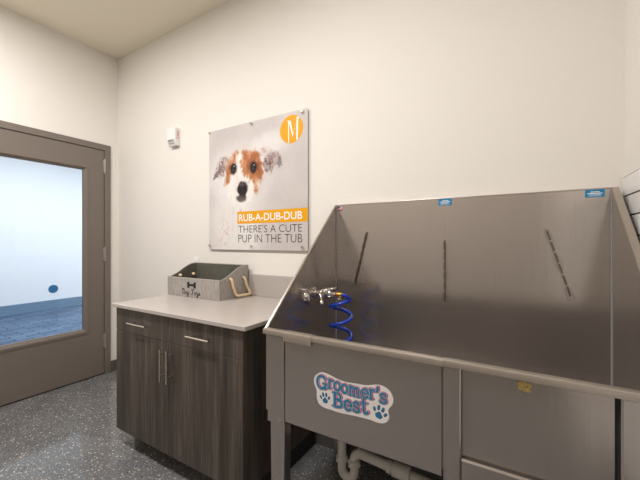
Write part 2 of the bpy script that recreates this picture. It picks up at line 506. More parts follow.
# ------------------------------------------------------------------ door with glazed leaf
d1 = thing('door_1', 'taupe metal door with a tall clear glass panel', 'door', (0, -0.58, 0), kind='structure')
FW = 0.052
bm = prism([(DY1, 0), (DY1, DZ), (DY1 - FW, DZ - FW), (DY1 - FW, 0)], 'x', -T, 0.014)
prism([(DY0, 0), (DY0 + FW, 0), (DY0 + FW, DZ - FW), (DY0, DZ)], 'x', -T, 0.014, bm=bm)
prism([(DY1, DZ), (DY0, DZ), (DY0 + FW, DZ - FW), (DY1 - FW, DZ - FW)], 'x', -T, 0.014, bm=bm)
bm2 = bmesh.new()
obj('door_frame', bm, 'door_paint', d1)
bm2.free()
LY1, LY0 = DY1 - FW - 0.004, DY0 + FW + 0.004
LZ0, LZ1 = 0.012, DZ - FW - 0.004
GY1, GY0, GZ0, GZ1 = -0.274, -0.925, 0.440, 1.935
XF, XB = 0.004, -0.041
bm = B(XB, XF, GY1, LY1, LZ0, LZ1)
B(XB, XF, LY0, GY0, LZ0, LZ1, bm=bm)
B(XB, XF, GY0, GY1, GZ1, LZ1, bm=bm); B(XB, XF, GY0, GY1, LZ0, GZ0, bm=bm)
leaf = obj('door_leaf', bm, 'door_paint', d1)
# glazing bead: raised outer lip, sloping in to the glass
b = 0.022
bm = bmesh.new()
def bead(bm, x0, x1):
    o = [(GY0 - 0.020, GZ0 - 0.020), (GY1 + 0.020, GZ0 - 0.020), (GY1 + 0.020, GZ1 + 0.020), (GY0 - 0.020, GZ1 + 0.020)]
    m_ = [(GY0, GZ0), (GY1, GZ0), (GY1, GZ1), (GY0, GZ1)]
    i_ = [(GY0 + b, GZ0 + b), (GY1 - b, GZ0 + b), (GY1 - b, GZ1 - b), (GY0 + b, GZ1 - b)]
    rings = [[(x0, *p) for p in o], [(x1, *p) for p in o], [(x1, *p) for p in m_], [(-0.010, *p) for p in i_], [(-0.030, *p) for p in i_], [(-0.030, *p) for p in m_]]
    V = [[bm.verts.new(p) for p in r] for r in rings]
    for a, c in zip(V, V[1:]):
        for k in range(4): bm.faces.new((a[k], a[(k + 1) % 4], c[(k + 1) % 4], c[k]))
    bmesh.ops.recalc_face_normals(bm, faces=bm.faces)
bead(bm, XF - 0.001, XF + 0.006)
obj('glazing_bead', bm, 'door_paint', leaf)
obj('glass_pane', B(-0.021, -0.015, GY0 + 0.004, GY1 - 0.004, GZ0 + 0.004, GZ1 - 0.004), 'clear_pane', leaf)
st = obj('glass_sticker', prism(disc_poly(-0.518, 0.856, 0.035), 'x', -0.0148, -0.0138), 'glass_decal', leaf)
st['label'] = 'small round blue sticker'
obj('door_sweep', B(-0.03, -0.006, LY0, LY1, 0.002, LZ0), 'toe_kick_black', leaf)
for zc in (1.975, 1.142, 0.320):
    bm = B(XF - 0.002, XF + 0.003, LY1 - 0.010, LY1 + 0.016, zc - 0.060, zc + 0.060, bev=0.001)
    tube([(XF + 0.010, LY1 + 0.004, zc - 0.062), (XF + 0.010, LY1 + 0.004, zc + 0.062)], 0.0085, 12, bm=bm)
    tube([(XF + 0.010, LY1 + 0.004, zc - 0.068), (XF + 0.010, LY1 + 0.004, zc - 0.063)], 0.0068, 12, bm=bm)
    tube([(XF + 0.010, LY1 + 0.004, zc + 0.063), (XF + 0.010, LY1 + 0.004, zc + 0.068)], 0.0068, 12, bm=bm)
    obj('hinge', bm, 'hinge_steel', d1, smooth=True)

# ------------------------------------------------------------------ room beyond the door
HX, HY0, HY1 = -4.05, -2.6, 5.2
tag(obj('floor_hall', B(HX - T, -T, HY0, HY1, -0.1, 0), 'hall_carpet'), 'blue patterned floor of the room beyond the glazed door', 'floor', kind='structure')
tag(obj('wall_hall_far', B(HX - T, HX, HY0, HY1, 0, H), 'hall_wall_paint'), 'pale far wall seen through the door glass', 'wall', kind='structure')
tag(obj('wall_hall_end', B(HX - T, -T, HY1, HY1 + T, 0, H), 'hall_wall_paint'), 'pale end wall of the room beyond the door', 'wall', kind='structure')
tag(obj('wall_hall_start', B(HX - T, -T, HY0 - T, HY0, 0, H), 'hall_wall_paint'), 'pale near end wall of the room beyond the door', 'wall', kind='structure')
tag(obj('wall_hall_side', B(-T - 0.02, -T, T, HY1, 0, H), 'hall_wall_paint'), 'pale side wall of the room beyond the door', 'wall', kind='structure')
tag(obj('ceiling_hall', B(HX - T, -T, HY0, HY1, H, H + 0.1), 'hall_wall_paint'), 'white ceiling of the room beyond the door', 'ceiling', kind='structure')
tag(obj('baseboard_hall', B(HX, HX + 0.015, HY0, HY1, 0, 0.17, bev=0.003), 'hall_base'), 'tall bluish base along the far wall behind the glass', 'baseboard', kind='structure')

# ------------------------------------------------------------------ ceiling fittings
for (x, y), near in zip(LIGHT_SPOTS, ('nearer the glazed door', 'nearer the tiled wall')):
    t = thing('ceiling_light', 'round recessed downlight in the beige ceiling ' + near, 'ceiling light', (x, y, H), 'ceiling downlights')
    bm = bmesh.new()
    prof = [(0.155, 0), (0.200, 0), (0.200, -0.006), (0.190, -0.010), (0.155, -0.008)]
    n = 40; V = [[bm.verts.new((x + r * math.cos(2 * math.pi * i / n), y + r * math.sin(2 * math.pi * i / n), H + z)) for r, z in prof] for i in range(n)]
    for i in range(n):
        a, c = V[i], V[(i + 1) % n]
        for k in range(len(prof)): bm.faces.new((a[k], a[(k + 1) % len(prof)], c[(k + 1) % len(prof)], c[k]))
    bmesh.ops.recalc_face_normals(bm, faces=bm.faces)
    obj('trim_ring', bm, 'white_plastic', t, smooth=True)
    obj('diffuser', prism(disc_poly(x, y, 0.154, n=40), 'z', H - 0.006, H), 'lamp_glow', t)
for y, near in ((0.3, 'in front of the glazed door'), (2.8, 'farther from the glazed door')):  # unseen panels added to light the adjoining room in place of daylight
    t = thing('added_light_panel', 'unseen square panel added for daylight in the adjoining room ceiling ' + near, 'ceiling light', (-2.1, y, H), 'added light panels beyond the door')
    bm = B(-2.68, -1.52, y - 0.58, y - 0.55, H - 0.02, H); B(-2.68, -1.52, y + 0.55, y + 0.58, H - 0.02, H, bm=bm)
    B(-2.68, -2.65, y - 0.55, y + 0.55, H - 0.02, H, bm=bm); B(-1.55, -1.52, y - 0.55, y + 0.55, H - 0.02, H, bm=bm)
    obj('panel_frame', bm, 'white_plastic', t)
    obj('diffuser', B(-2.649, -1.551, y - 0.549, y + 0.549, H - 0.012, H - 0.001), 'hall_fill_glow', t)

# ------------------------------------------------------------------ cabinet
CX0, CX1, CYF, CYB = 1.238, 2.298, -0.655, -0.012
cb = thing('cabinet', 'dark wood-grain base cabinet with two drawers over two doors', 'cabinet', ((CX0 + CX1) / 2, -0.34, 0))
bm = B(CX0, CX1, CYF + 0.021, CYB, 0.105, 0.8595)
obj('body', bm, 'dark_laminate', cb)
obj('toe_kick', B(CX0 + 0.01, CX1 - 0.01, -0.545, CYB - 0.01, 0.0, 0.105), 'toe_kick_black', cb)
SEAM, ZD, G2 = 1.756, 0.716, 0.0013
def bar_handle(p0, p1, posts, parent):
    """round bar pull between p0 and p1 with two posts back to the front panel"""
    bm = tube([p0, p1], 0.0062, 14)
    for q in posts:
        tube([q, (q[0], CYF + 0.001, q[2])], 0.0045, 10, bm=bm)
    obj('handle', bm, 'brushed_nickel', parent, smooth=True)
YH = CYF - 0.032
for (x0, x1, hx0, hx1) in ((CX0, SEAM, 1.415, 1.592), (SEAM, CX1, 1.938, 2.105)):
    d = obj('drawer', B(x0 + G2, x1 - G2, CYF, CYF + 0.020, ZD + G2, 0.857, bev=0.0012, seg=1), 'dark_laminate', cb)
    bar_handle((hx0, YH, 0.783), (hx1, YH, 0.783), [(hx0 + 0.03, YH, 0.783), (hx1 - 0.03, YH, 0.783)], d)
for (x0, x1, hx) in ((CX0, SEAM, SEAM - 0.028), (SEAM, CX1, SEAM + 0.028)):
    d = obj('cabinet_door', B(x0 + G2, x1 - G2, CYF, CYF + 0.020, 0.108, ZD - G2, bev=0.0012, seg=1), 'dark_laminate', cb)
    bar_handle((hx, YH, 0.510), (hx, YH, 0.685), [(hx, YH, 0.54), (hx, YH, 0.655)], d)

# ------------------------------------------------------------------ worktop
tag(obj('worktop', B(1.225, 2.328, -0.676, -0.001, 0.860, 0.880, bev=0.002), 'quartz', origin=(1.79, -0.34, 0.86)), 'light grey-beige stone worktop on the dark cabinet', 'worktop')
tag(obj('backsplash', B(1.220, 2.420, -0.020, -0.001, 0.8805, 1.030, bev=0.0015), 'quartz', origin=(1.82, -0.01, 0.8805)), 'low grey-beige stone backsplash strip behind the worktop', 'backsplash')

# ------------------------------------------------------------------ toy basket
bx0, bx1, by0, by1, bz = 1.210, 1.742, -0.288, -0.024, 0.8803
bk = thing('toy_basket', 'grey fabric toy basket with rope handles on the worktop', 'basket', ((bx0 + bx1) / 2, (by0 + by1) / 2, bz))
zf, zb = bz + 0.128, bz + 0.213
def side_curve():
    pts = []
    for i in range(17):
        t = i / 16
        s = t * t * (3 - 2 * t) if t < 1 else 1
        u = min(1, t / 0.85); s = u * u * (3 - 2 * u)
        pts.append((by0 + (by1 - by0) * t, zf + (zb - zf) * s))
    return pts
crv = side_curve()
w_ = 0.007
obj('front_panel', B(bx0, bx1, by0, by0 + w_, bz, zf, bev=0.002), 'grey_linen', bk)
obj('back_panel', B(bx0, bx1, by1 - w_, by1, bz, zb, bev=0.002), 'grey_linen', bk)
for xa in (bx0, bx1 - w_):
    obj('side_panel', prism([(by0 + 0.002, bz), (by1 - 0.002, bz)] + [(min(max(p[0], by0 + 0.002), by1 - 0.002), p[1]) for p in crv[::-1]], 'x', xa, xa + w_), 'grey_linen', bk)
obj('base_panel', B(bx0 + w_, bx1 - w_, by0 + w_, by1 - w_, bz, bz + 0.006), 'lining', bk)
e = 0.0012
li = B(bx0 + w_, bx1 - w_, by0 + w_, by0 + w_ + e, bz + 0.006, zf - 0.002)
B(bx0 + w_, bx1 - w_, by1 - w_ - e, by1 - w_, bz + 0.006, zb - 0.002, bm=li)
for xa in (bx0 + w_, bx1 - w_ - e):
    prism([(by0 + w_, bz + 0.006), (by1 - w_, bz + 0.006)] + [(p[0], p[1] - 0.003) for p in crv[::-1] if by0 + w_ <= p[0] <= by1 - w_], 'x', xa, xa + e, bm=li)
obj('lining', li, 'lining', bk)
bm = tube([(bx0, by0 + 0.003, zf), (bx1, by0 + 0.003, zf)], 0.0032, 8)
tube([(bx0, by1 - 0.003, zb), (bx1, by1 - 0.003, zb)], 0.0032, 8, bm=bm)
for xa in (bx0 + 0.0035, bx1 - 0.0035):
    tube([(xa, p[0], p[1]) for p in crv], 0.0032, 8, bm=bm)
    tube([(xa, by0 + 0.003, bz + 0.002), (xa, by0 + 0.003, zf)], 0.0030, 8, bm=bm)
noise_color(mat('piping', (172, 166, 160), 0.9, spec=0.1), 200, (160, 154, 148), (184, 178, 172))
obj('piping', bm, 'piping', bk, smooth=True)

def rope(pts, parent, name='rope_handle', r=0.0088, turns=26):
    path = smooth_path(pts, 14)
    bm = bmesh.new(); n = len(path)
    for s in range(3):
        sp = []
        for i, p in enumerate(path):
            tg = (path[min(n - 1, i + 1)] - path[max(0, i - 1)]).normalized()
            a = tg.cross(Vector((1, 0, 0)))
            a = a.normalized() if a.length > 0.2 else tg.orthogonal().normalized()
            c = tg.cross(a)
            ph = 2 * math.pi * (turns * i / n / 3 + s / 3)
            sp.append(p + (a * math.cos(ph) + c * math.sin(ph)) * r * 0.55)
        tube(sp, r * 0.66, 7, bm=bm)
    return obj(name, bm, 'rope_jute', parent, smooth='all')
for sgn, xs in ((1, bx1), (-1, bx0)):
    rope([(xs - sgn * 0.020, -0.196, 1.010), (xs + sgn * 0.012, -0.198, 1.008), (xs + sgn * 0.018, -0.186, 0.955), (xs + sgn * 0.022, -0.166, 0.905), (xs + sgn * 0.026, -0.140, 0.8945),
          (xs + sgn * 0.028, -0.080, 0.8935), (xs + sgn * 0.030, -0.042, 0.896), (xs + sgn * 0.028, -0.044, 0.915), (xs + sgn * 0.020, -0.062, 0.955),
          (xs + sgn * 0.012, -0.078, 1.008), (xs - sgn * 0.020, -0.080, 1.010)], bk, turns=40)
    for yk in (-0.196, -0.080):
        bm = bmesh.new(); bmesh.ops.create_icosphere(bm, subdivisions=2, radius=0.012)
        for v in bm.verts: v.co += Vector((0.002 * math.sin(v.co.z * 900), 0, 0))
        bmesh.ops.translate(bm, verts=bm.verts, vec=(xs - sgn * 0.021, yk, 1.010))
        obj('rope_knot', bm, 'rope_jute', bk, smooth='all')
        obj('grommet', tube([(xs + sgn * 0.0005, yk, 1.010), (xs + sgn * 0.003, yk, 1.010)], 0.010, 16), 'black_print', bk)
# bone emblem and handwritten words on the front
X0 = 1.206
bc = [(X0 + 0.232, bz + 0.0925), (X0 + 0.232, bz + 0.0735), (X0 + 0.298, bz + 0.0925), (X0 + 0.298, bz + 0.0735)]
strk = [([(X0 + 0.236, bz + 0.083), (X0 + 0.294, bz + 0.083)], 0.75)] + [([c, (c[0] + 0.0001, c[1])], 1.25) for c in bc]
obj('bone_emblem', strokes_mesh(strk, by0 - 0.0004, 0.0205, n=16), 'black_print', bk)
def P2(pts, x, z, s): return [(x + p[0] * s, z + p[1] * s) for p in pts]
script = []
def add_script(chars, x, z, s):
    for pts, wf in chars: script.append((P2([tuple(q)[:2] for q in smooth_path([(a, b_, 0) for a, b_ in pts], 5)], x, z, s), wf))
Dl = [([(0.35, 1.35), (0.30, 0.7), (0.22, 0.05)], 1.3), ([(0.0, 1.1), (0.2, 1.4), (0.7, 1.35), (1.05, 0.9), (0.95, 0.35), (0.5, 0.0), (0.1, 0.08)], 0.9)]
ol = [([(0.3, 0.62), (0.08, 0.4), (0.15, 0.05), (0.4, 0.02), (0.55, 0.3), (0.45, 0.58), (0.3, 0.62), (0.55, 0.5), (0.75, 0.55)], 0.9)]
gl_ = [([(0.5, 0.6), (0.2, 0.6), (0.05, 0.3), (0.2, 0.03), (0.45, 0.2), (0.52, 0.6)], 0.9), ([(0.52, 0.6), (0.5, -0.2), (0.3, -0.6), (0.05, -0.5), (0.2, -0.2), (0.8, 0.2)], 1.1)]
Tl = [([(0.0, 1.1), (0.2, 1.35), (0.6, 1.25), (1.05, 1.4)], 1.0), ([(0.6, 1.25), (0.5, 0.6), (0.35, 0.05), (0.1, 0.0)], 1.3)]
yl = [([(0.0, 0.5), (0.12, 0.6), (0.15, 0.2), (0.35, 0.05), (0.55, 0.3), (0.6, 0.6)], 1.0), ([(0.6, 0.6), (0.55, -0.2), (0.35, -0.6), (0.1, -0.5), (0.3, -0.2), (0.85, 0.15)], 1.1)]
sl = [([(0.0, 0.1), (0.3, 0.65), (0.28, 0.4), (0.42, 0.2), (0.3, 0.0), (0.08, 0.08)], 1.1)]
sc_ = 0.0262; zt = bz + 0.019
n_dog = 0
for ch, xx in ((Dl, 0.168), (ol, 0.199), (gl_, 0.219), (Tl, 0.264), (ol, 0.294), (yl, 0.316), (sl, 0.341)):
    if ch is Tl: n_dog = len(script)
    add_script(ch, X0 + xx, zt, sc_)
for wd in (script[:n_dog], script[n_dog:]):
    obj('lettering', strokes_mesh(wd, by0 - 0.0004, 0.0052, n=8), 'black_print', bk)

# ------------------------------------------------------------------ wall fittings
fa = thing('fire_alarm', 'small white fire alarm strobe on the cream wall', 'alarm', (0.905, 0, 2.13))
bm = prism([(0.0, 2.058), (0.0, 2.205), (-0.048, 2.205), (-0.050, 2.105), (-0.034, 2.058)], 'x', 0.852, 0.958, bev=0.003)
ab = obj('housing', bm, 'white_plastic', fa)
obj('strobe_lens', prism([(-0.047, 2.110), (-0.056, 2.104), (-0.046, 2.074), (-0.038, 2.070)], 'x', 0.868, 0.942, bev=0.002), 'grey_lens', fa)
bm = tube([(0.872, -0.0535, 2.096), (0.896, -0.0555, 2.100), (0.938, -0.0535, 2.098)], 0.0035, 8)
tube([(0.905, -0.053, 2.098), (0.905, -0.045, 2.076)], 0.003, 8, bm=bm)
obj('strobe_tube', bm, 'strobe_grey', fa, smooth=True)
tmp = text_mesh('FIRE', 0, 1, 0, 1, 0)
for v in tmp.verts:
    u, w = v.co.x, v.co.z
    v.co = Vector((0.9586, -0.033 + 0.018 * w, 2.178 - 0.068 * u))
for f in tmp.faces:
    f.normal_update()
    if f.normal.x < 0: f.normal_flip()
obj('lettering', tmp, 'red_print', fa)

oc = thing('wall_outlet', 'white outlet plate on the wall behind the toy basket', 'outlet', (1.160, 0, 1.072))
op = obj('cover_plate', B(1.125, 1.195, -0.007, 0, 1.014, 1.128, bev=0.003), 'white_plastic', oc)
for zc in (1.048, 1.094):
    so = obj('socket', B(1.143, 1.177, -0.0085, -0.006, zc - 0.014, zc + 0.014, bev=0.001), 'white_plastic', oc)
    bm = B(1.152, 1.154, -0.0088, -0.008, zc - 0.002, zc + 0.007); B(1.165, 1.167, -0.0088, -0.008, zc - 0.002, zc + 0.007, bm=bm)
    obj('slot', bm, 'black_print', so)

# ------------------------------------------------------------------ poster
PX, PZ, PW, PH = 1.331, 1.200, 0.904, 0.905
po = thing('poster', 'acrylic dog wash poster with orange banner on the cream wall', 'poster', (PX + PW / 2, 0, PZ))
YP = -0.016
noise_color(mat('acrylic_edge', (214, 214, 212), 0.15, spec=0.6), 40, (212, 212, 210), (216, 216, 214))
obj('acrylic_sheet', B(PX, PX + PW, YP, YP + 0.003, PZ, PZ + PH, bev=0.0008, seg=1), 'acrylic_edge', po)

def dog_print():
    n = 340
    rs = np.random.RandomState(4)
    u = np.linspace(0, PW, n); v = np.linspace(0, PH, n)
    U, V = np.meshgrid(u, v)
    def vnoise(fx, fz, seed):
        r = np.random.RandomState(seed); gx = int(PW * fx) + 3; gz = int(PH * fz) + 3
        g = r.rand(gz, gx); x = U * fx; z = V * fz
        xi = x.astype(int); zi = z.astype(int); a = x - xi; b_ = z - zi
        a = a * a * (3 - 2 * a); b_ = b_ * b_ * (3 - 2 * b_)
        return (g[zi, xi] * (1 - a) + g[zi, xi + 1] * a) * (1 - b_) + (g[zi + 1, xi] * (1 - a) + g[zi + 1, xi + 1] * a) * b_
    n1 = vnoise(8, 8, 1); n2 = vnoise(30, 30, 2); n3 = vnoise(90, 60, 3); n4 = vnoise(60, 18, 5); n5 = vnoise(140, 140, 6)
    warp = (n2 - .5) * 0.022 + (n3 - .5) * 0.018
    img = np.zeros((n, n, 3)); img[:] = (203, 195, 192)
    img += ((n1 - .5) * 10)[..., None]
    def blend(mask, col):
        c = np.array(col, float) if not isinstance(col, np.ndarray) else col
        m = np.clip(mask, 0, 1)[..., None]
        img[:] = img * (1 - m) + c * m
    def ell(cx, cz, rx, rz, rot=0.0, soft=0.25, w=1.0):
        dx, dz = U - cx, V - cz; c, s = math.cos(rot), math.sin(rot)
        d = np.sqrt(((dx * c + dz * s) / rx) ** 2 + ((-dx * s + dz * c) / rz) ** 2) + warp * w / max(rx, rz)
        return 1 / (1 + np.exp(np.clip((d - 1) / soft * 4, -40, 40)))
    def poly(pts, soft=0.008, w=1.0):
        p = np.array([tuple(q)[:2] for q in smooth_path([(a, b_, 0) for a, b_ in pts], 6, closed=True)])
        ins = np.zeros(U.shape, bool); dm = np.full(U.shape, 9.0)
        for (x0, z0), (x1, z1) in zip(p, np.roll(p, -1, 0)):
            c = ((z0 > V) != (z1 > V))
            with np.errstate(divide='ignore', invalid='ignore'):
                xi = (x1 - x0) * (V - z0) / (z1 - z0 + 1e-12) + x0
            ins ^= c & (U < xi)
            L2 = (x1 - x0) ** 2 + (z1 - z0) ** 2 + 1e-12
            t = np.clip(((U - x0) * (x1 - x0) + (V - z0) * (z1 - z0)) / L2, 0, 1)
            dm = np.minimum(dm, np.hypot(U - x0 - t * (x1 - x0), V - z0 - t * (z1 - z0)))
        sd = np.where(ins, -dm, dm) + warp * w
        return 1 / (1 + np.exp(np.clip(sd / soft * 2, -40, 40)))
    # white fur: chest, head and lather around the ears
    blend(ell(0.27, 0.10, 0.24, 0.36, 0.1, 0.6) * 0.75, (240, 236, 233))
    blend(ell(0.36, 0.53, 0.26, 0.24, 0, 0.6) * 0.5, (238, 233, 230))
    blend(ell(0.56, 0.70, 0.17, 0.10, 0.3, 0.6) * 0.6, (240, 236, 234))
    blend(ell(0.14, 0.56, 0.15, 0.16, 0.3, 0.7) * 0.5, (238, 234, 232))
    fl = np.clip((n4 - 0.56) * 3, 0, 1) * ell(0.24, 0.12, 0.20, 0.26, 0, 0.6)
    blend(fl * 0.35, (214, 200, 194))
    blend(np.clip((n3 - .62) * 5, 0, 1) * ell(0.16, 0.12, 0.05, 0.10, 0, 0.8) * 0.5, (206, 158, 134))
    # ears
    earc = np.stack([92 + 74 * n3, 72 + 68 * n3, 70 + 66 * n3], -1) + ((n5 - .5) * 70)[..., None]
    LE = [(0.20, 0.67), (0.139, 0.678), (0.085, 0.615), (0.070, 0.555), (0.100, 0.553), (0.156, 0.563), (0.191, 0.628)]
    blend(poly(LE, 0.012, 1.4) * (0.45 + 0.5 * (n2 > .42)), earc)
    blend(ell(0.050, 0.537, 0.018, 0.012, 0.6, 0.3) * 0.75, (92, 80, 84)); blend(ell(0.077, 0.562, 0.018, 0.014, 0.6, 0.3) * 0.7, (108, 96, 98))
    blend(poly([(0.175, 0.655), (0.15, 0.65), (0.135, 0.60), (0.16, 0.585), (0.18, 0.62)], 0.015) * 0.5, (196, 168, 160))
    RE = [(0.536, 0.621), (0.570, 0.640), (0.616, 0.665), (0.673, 0.645), (0.701, 0.592), (0.680, 0.568), (0.645, 0.592), (0.600, 0.536), (0.551, 0.556)]
    blend(poly(RE, 0.012, 1.2) * (0.62 + 0.35 * (n2 > .4)), earc)
    blend(poly([(0.60, 0.655), (0.655, 0.64), (0.655, 0.605), (0.625, 0.61)], 0.012) * 0.6, (204, 184, 182))
    blend(ell(0.688, 0.585, 0.016, 0.026, 0.5, 0.4) * 0.6, (104, 108, 120))
    RE2 = [(0.499, 0.666), (0.536, 0.707), (0.595, 0.706), (0.573, 0.662), (0.529, 0.639)]
    blend(poly(RE2, 0.014, 1.6) * (0.2 + 0.6 * (n3 > .5)), np.stack([170 + 40 * n5, 136 + 44 * n5, 126 + 50 * n5], -1))
    # head: white base, then the two brown patches with fur streaks
    HD = [(0.259, 0.693), (0.374, 0.715), (0.499, 0.66), (0.532, 0.575), (0.518, 0.485), (0.453, 0.398), (0.40, 0.335), (0.276, 0.340), (0.208, 0.429), (0.177, 0.518), (0.191, 0.615)]
    blend(poly(HD, 0.014) * 0.92, (240, 235, 231))
    streak = np.clip(n4 * 0.6 + n3 * 0.4, 0, 1)
    brown = np.stack([158 + 70 * streak, 88 + 74 * streak, 48 + 70 * streak], -1)
    LP = [(0.290, 0.708), (0.225, 0.678), (0.186, 0.615), (0.170, 0.500), (0.204, 0.498), (0.228, 0.555), (0.262, 0.590), (0.276, 0.650)]
    blend(poly(LP, 0.012, 1.3) * 0.92, brown)
    RP = [(0.350, 0.712), (0.453, 0.698), (0.523, 0.623), (0.530, 0.49), (0.500, 0.482), (0.474, 0.400), (0.448, 0.469), (0.395, 0.509), (0.346, 0.574), (0.338, 0.647)]
    blend(poly(RP, 0.012, 1.5) * 0.95, brown)
    blend(ell(0.50, 0.56, 0.028, 0.09, 0.1, 0.6) * 0.6, (146, 82, 46))
    blend(ell(0.205, 0.56, 0.018, 0.06, -0.1, 0.6) * 0.5, (150, 88, 52))
    blend(ell(0.440, 0.600, 0.050, 0.046, 0, 0.6) * 0.55, (122, 66, 38))
    blend(ell(0.490, 0.470, 0.020, 0.030, 0, 0.6) * 0.4, (236, 220, 208))
    # muzzle shading
    blend(ell(0.335, 0.455, 0.085, 0.075, 0, 0.5) * 0.35, (226, 214, 208))
    blend(ell(0.300, 0.500, 0.02, 0.06, 0.1, 0.7) * 0.3, (222, 202, 190))
    # eyes
    for cx, cz, k in ((0.256, 0.594, 1.0), (0.450, 0.581, 1.05)):
        blend(ell(cx, cz, 0.036 * k, 0.043 * k, 0, 0.35, 0.4) * 0.75, (84, 52, 38))
        blend(ell(cx, cz, 0.026 * k, 0.035 * k, 0, 0.2, 0.1), (32, 24, 26))
        blend(ell(cx - 0.004, cz - 0.010, 0.014, 0.012, 0, 0.5, 0.1) * 0.5, (84, 74, 92))
        blend(ell(cx + 0.006, cz + 0.016, 0.006, 0.006, 0, 0.4, 0.0) * 0.75, (206, 210, 222))
    # nose and mouth
    blend(ell(0.345, 0.442, 0.050, 0.050, 0, 0.22, 0.5), (40, 33, 36))
    blend(ell(0.345, 0.410, 0.034, 0.026, 0, 0.3, 0.5), (44, 36, 38))
    blend(ell(0.340, 0.470, 0.028, 0.012, 0, 0.6, 0.2) * 0.6, (112, 100, 104))
    for sx in (-1, 1): blend(ell(0.345 + sx * 0.022, 0.436, 0.010, 0.012, 0, 0.4, 0.1) * 0.8, (14, 10, 12))
    blend(ell(0.334, 0.372, 0.046, 0.026, 0, 0.4, 0.8) * 0.85, (66, 54, 54))
    blend(ell(0.334, 0.352, 0.030, 0.010, 0, 0.4, 0.8) * 0.5, (132, 104, 102))
    blend(ell(0.330, 0.300, 0.06, 0.035, 0, 0.6) * 0.6, (236, 230, 226))
    blend(np.clip((n3 - .55) * 5, 0, 1) * ell(0.335, 0.275, 0.045, 0.03, 0, 0.6) * 0.35, (198, 140, 120))
    img += ((n5 - .5) * 6)[..., None]
    img = np.clip(img, 0, 255) / 255.0
    lin = np.where(img <= 0.04045, img / 12.92, ((img + 0.055) / 1.055) ** 2.4)
    verts = np.stack([PX + U.ravel() - PX - PW / 2, np.full(n * n, YP - 0.0004), V.ravel()], -1)
    idx = np.arange(n * n).reshape(n, n)
    faces = np.stack([idx[:-1, :-1], idx[:-1, 1:], idx[1:, 1:], idx[1:, :-1]], -1).reshape(-1, 4)
    me = bpy.data.meshes.new('dog_print'); me.from_pydata(verts.tolist(), [], faces.tolist())
    ca = me.color_attributes.new('print', 'FLOAT_COLOR', 'POINT')
    rgba = np.ones((n * n, 4)); rgba[:, :3] = lin.reshape(-1, 3)
    ca.data.foreach_set('color', rgba.ravel())
    me.materials.append(MATS['poster_print']); me.update()
    o = bpy.data.objects.new('dog_print', me); COL.objects.link(o); o.parent = po
    o['label'] = 'printed white and tan dog with wet ears'
    return o
dp = dog_print()
yP = YP - 0.0008
obj('banner', prism([(PX + 0.296, PZ + 0.188), (PX + PW, PZ + 0.188), (PX + PW, PZ + 0.275), (PX + 0.296, PZ + 0.275)], 'y', yP - 0.0002, yP + 0.0002), 'print_yellow', po)['label'] = 'orange banner'
obj('lettering', text_mesh('RUB-A-DUB-DUB', PX + 0.312, PX + 0.863, PZ + 0.204, PZ + 0.256, yP - 0.0003, offset=0.016), 'print_white', po)
for wb in words(text_mesh("THERE'S A CUTE", PX + 0.308, PX + 0.861, PZ + 0.123, PZ + 0.175, yP, offset=-0.010), 0.017): obj('lettering', wb, 'print_dark', po)
for wb in words(text_mesh('PUP IN THE TUB', PX + 0.307, PX + 0.863, PZ + 0.053, PZ + 0.109, yP, offset=-0.010), 0.017): obj('lettering', wb, 'print_dark', po)
cxm, czm = PX + 0.777, PZ + 0.792
em = obj('emblem', prism(disc_poly(cxm, czm, 0.092, n=56), 'y', yP - 0.0002, yP + 0.0002), 'print_yellow', po)
em['label'] = 'orange disc with a tall letter M'
ym = yP - 0.0005
def qx(pts):
    bm_ = bmesh.new()
    for q in pts:
        f = bm_.faces.new([bm_.verts.new((PX + a, ym, PZ + c)) for a, c in q]); f.normal_update()
        if f.normal.y > 0: f.normal_flip()
    return bm_
zb_l = 0.792 - math.sqrt(0.092 ** 2 - 0.020 ** 2) + 0.001
zb_r = 0.792 - math.sqrt(0.092 ** 2 - 0.045 ** 2) + 0.001
obj('letter', qx([
    [(0.752, zb_l), (0.7585, zb_l), (0.7585, 0.846), (0.752, 0.846)],
    [(0.7455, 0.852), (0.768, 0.852), (0.766, 0.845), (0.7455, 0.845)],
    [(0.7570, 0.850), (0.7700, 0.850), (0.7935, 0.752), (0.7865, 0.738)],
    [(0.8170, 0.848), (0.8200, 0.862), (0.7935, 0.752), (0.7865, 0.738)],
    [(0.8150, 0.716), (0.8200, 0.716), (0.8225, 0.850), (0.8175, 0.850)],
    [(0.8220, zb_r), (0.8290, zb_r + 0.006), (0.8310, 0.850), (0.8240, 0.850)],
    [(0.8150, 0.846), (0.8330, 0.846), (0.8390, 0.862), (0.8200, 0.862)]]), 'print_white', em)
for (a, c) in ((0.010, 0.893), (0.436, 0.889), (0.866, 0.886), (0.010, 0.030), (0.436, 0.027), (0.866, 0.024)):
    bm = tube([(PX + a, -0.0005, PZ + c), (PX + a, YP + 0.001, PZ + c)], 0.0055, 14)
    tube([(PX + a, YP - 0.0008, PZ + c), (PX + a, YP - 0.005, PZ + c), (PX + a, YP - 0.016, PZ + c), (PX + a, YP - 0.018, PZ + c)], 0.008, 16, bm=bm, radii=[0.0085, 0.0085, 0.0075, 0.006])
    obj('standoff', bm, 'chrome', po, smooth=True)

# ------------------------------------------------------------------ dog wash tub
X0T, X1T = 2.450, 3.690           # inner faces of the side panels
YB, YF = -0.040, -0.690           # back face / front face
ZTOP, ZR = 1.477, 0.897
tub = thing('dog_wash_tub', 'large stainless steel dog wash tub against the cream wall', 'tub', ((X0T + X1T) / 2, -0.36, 0))
S = 'stainless'
obj('back_panel', B(X0T - 0.002, X1T + 0.002, YB, YB + 0.003, 0.50, ZTOP - 0.004), S, tub)
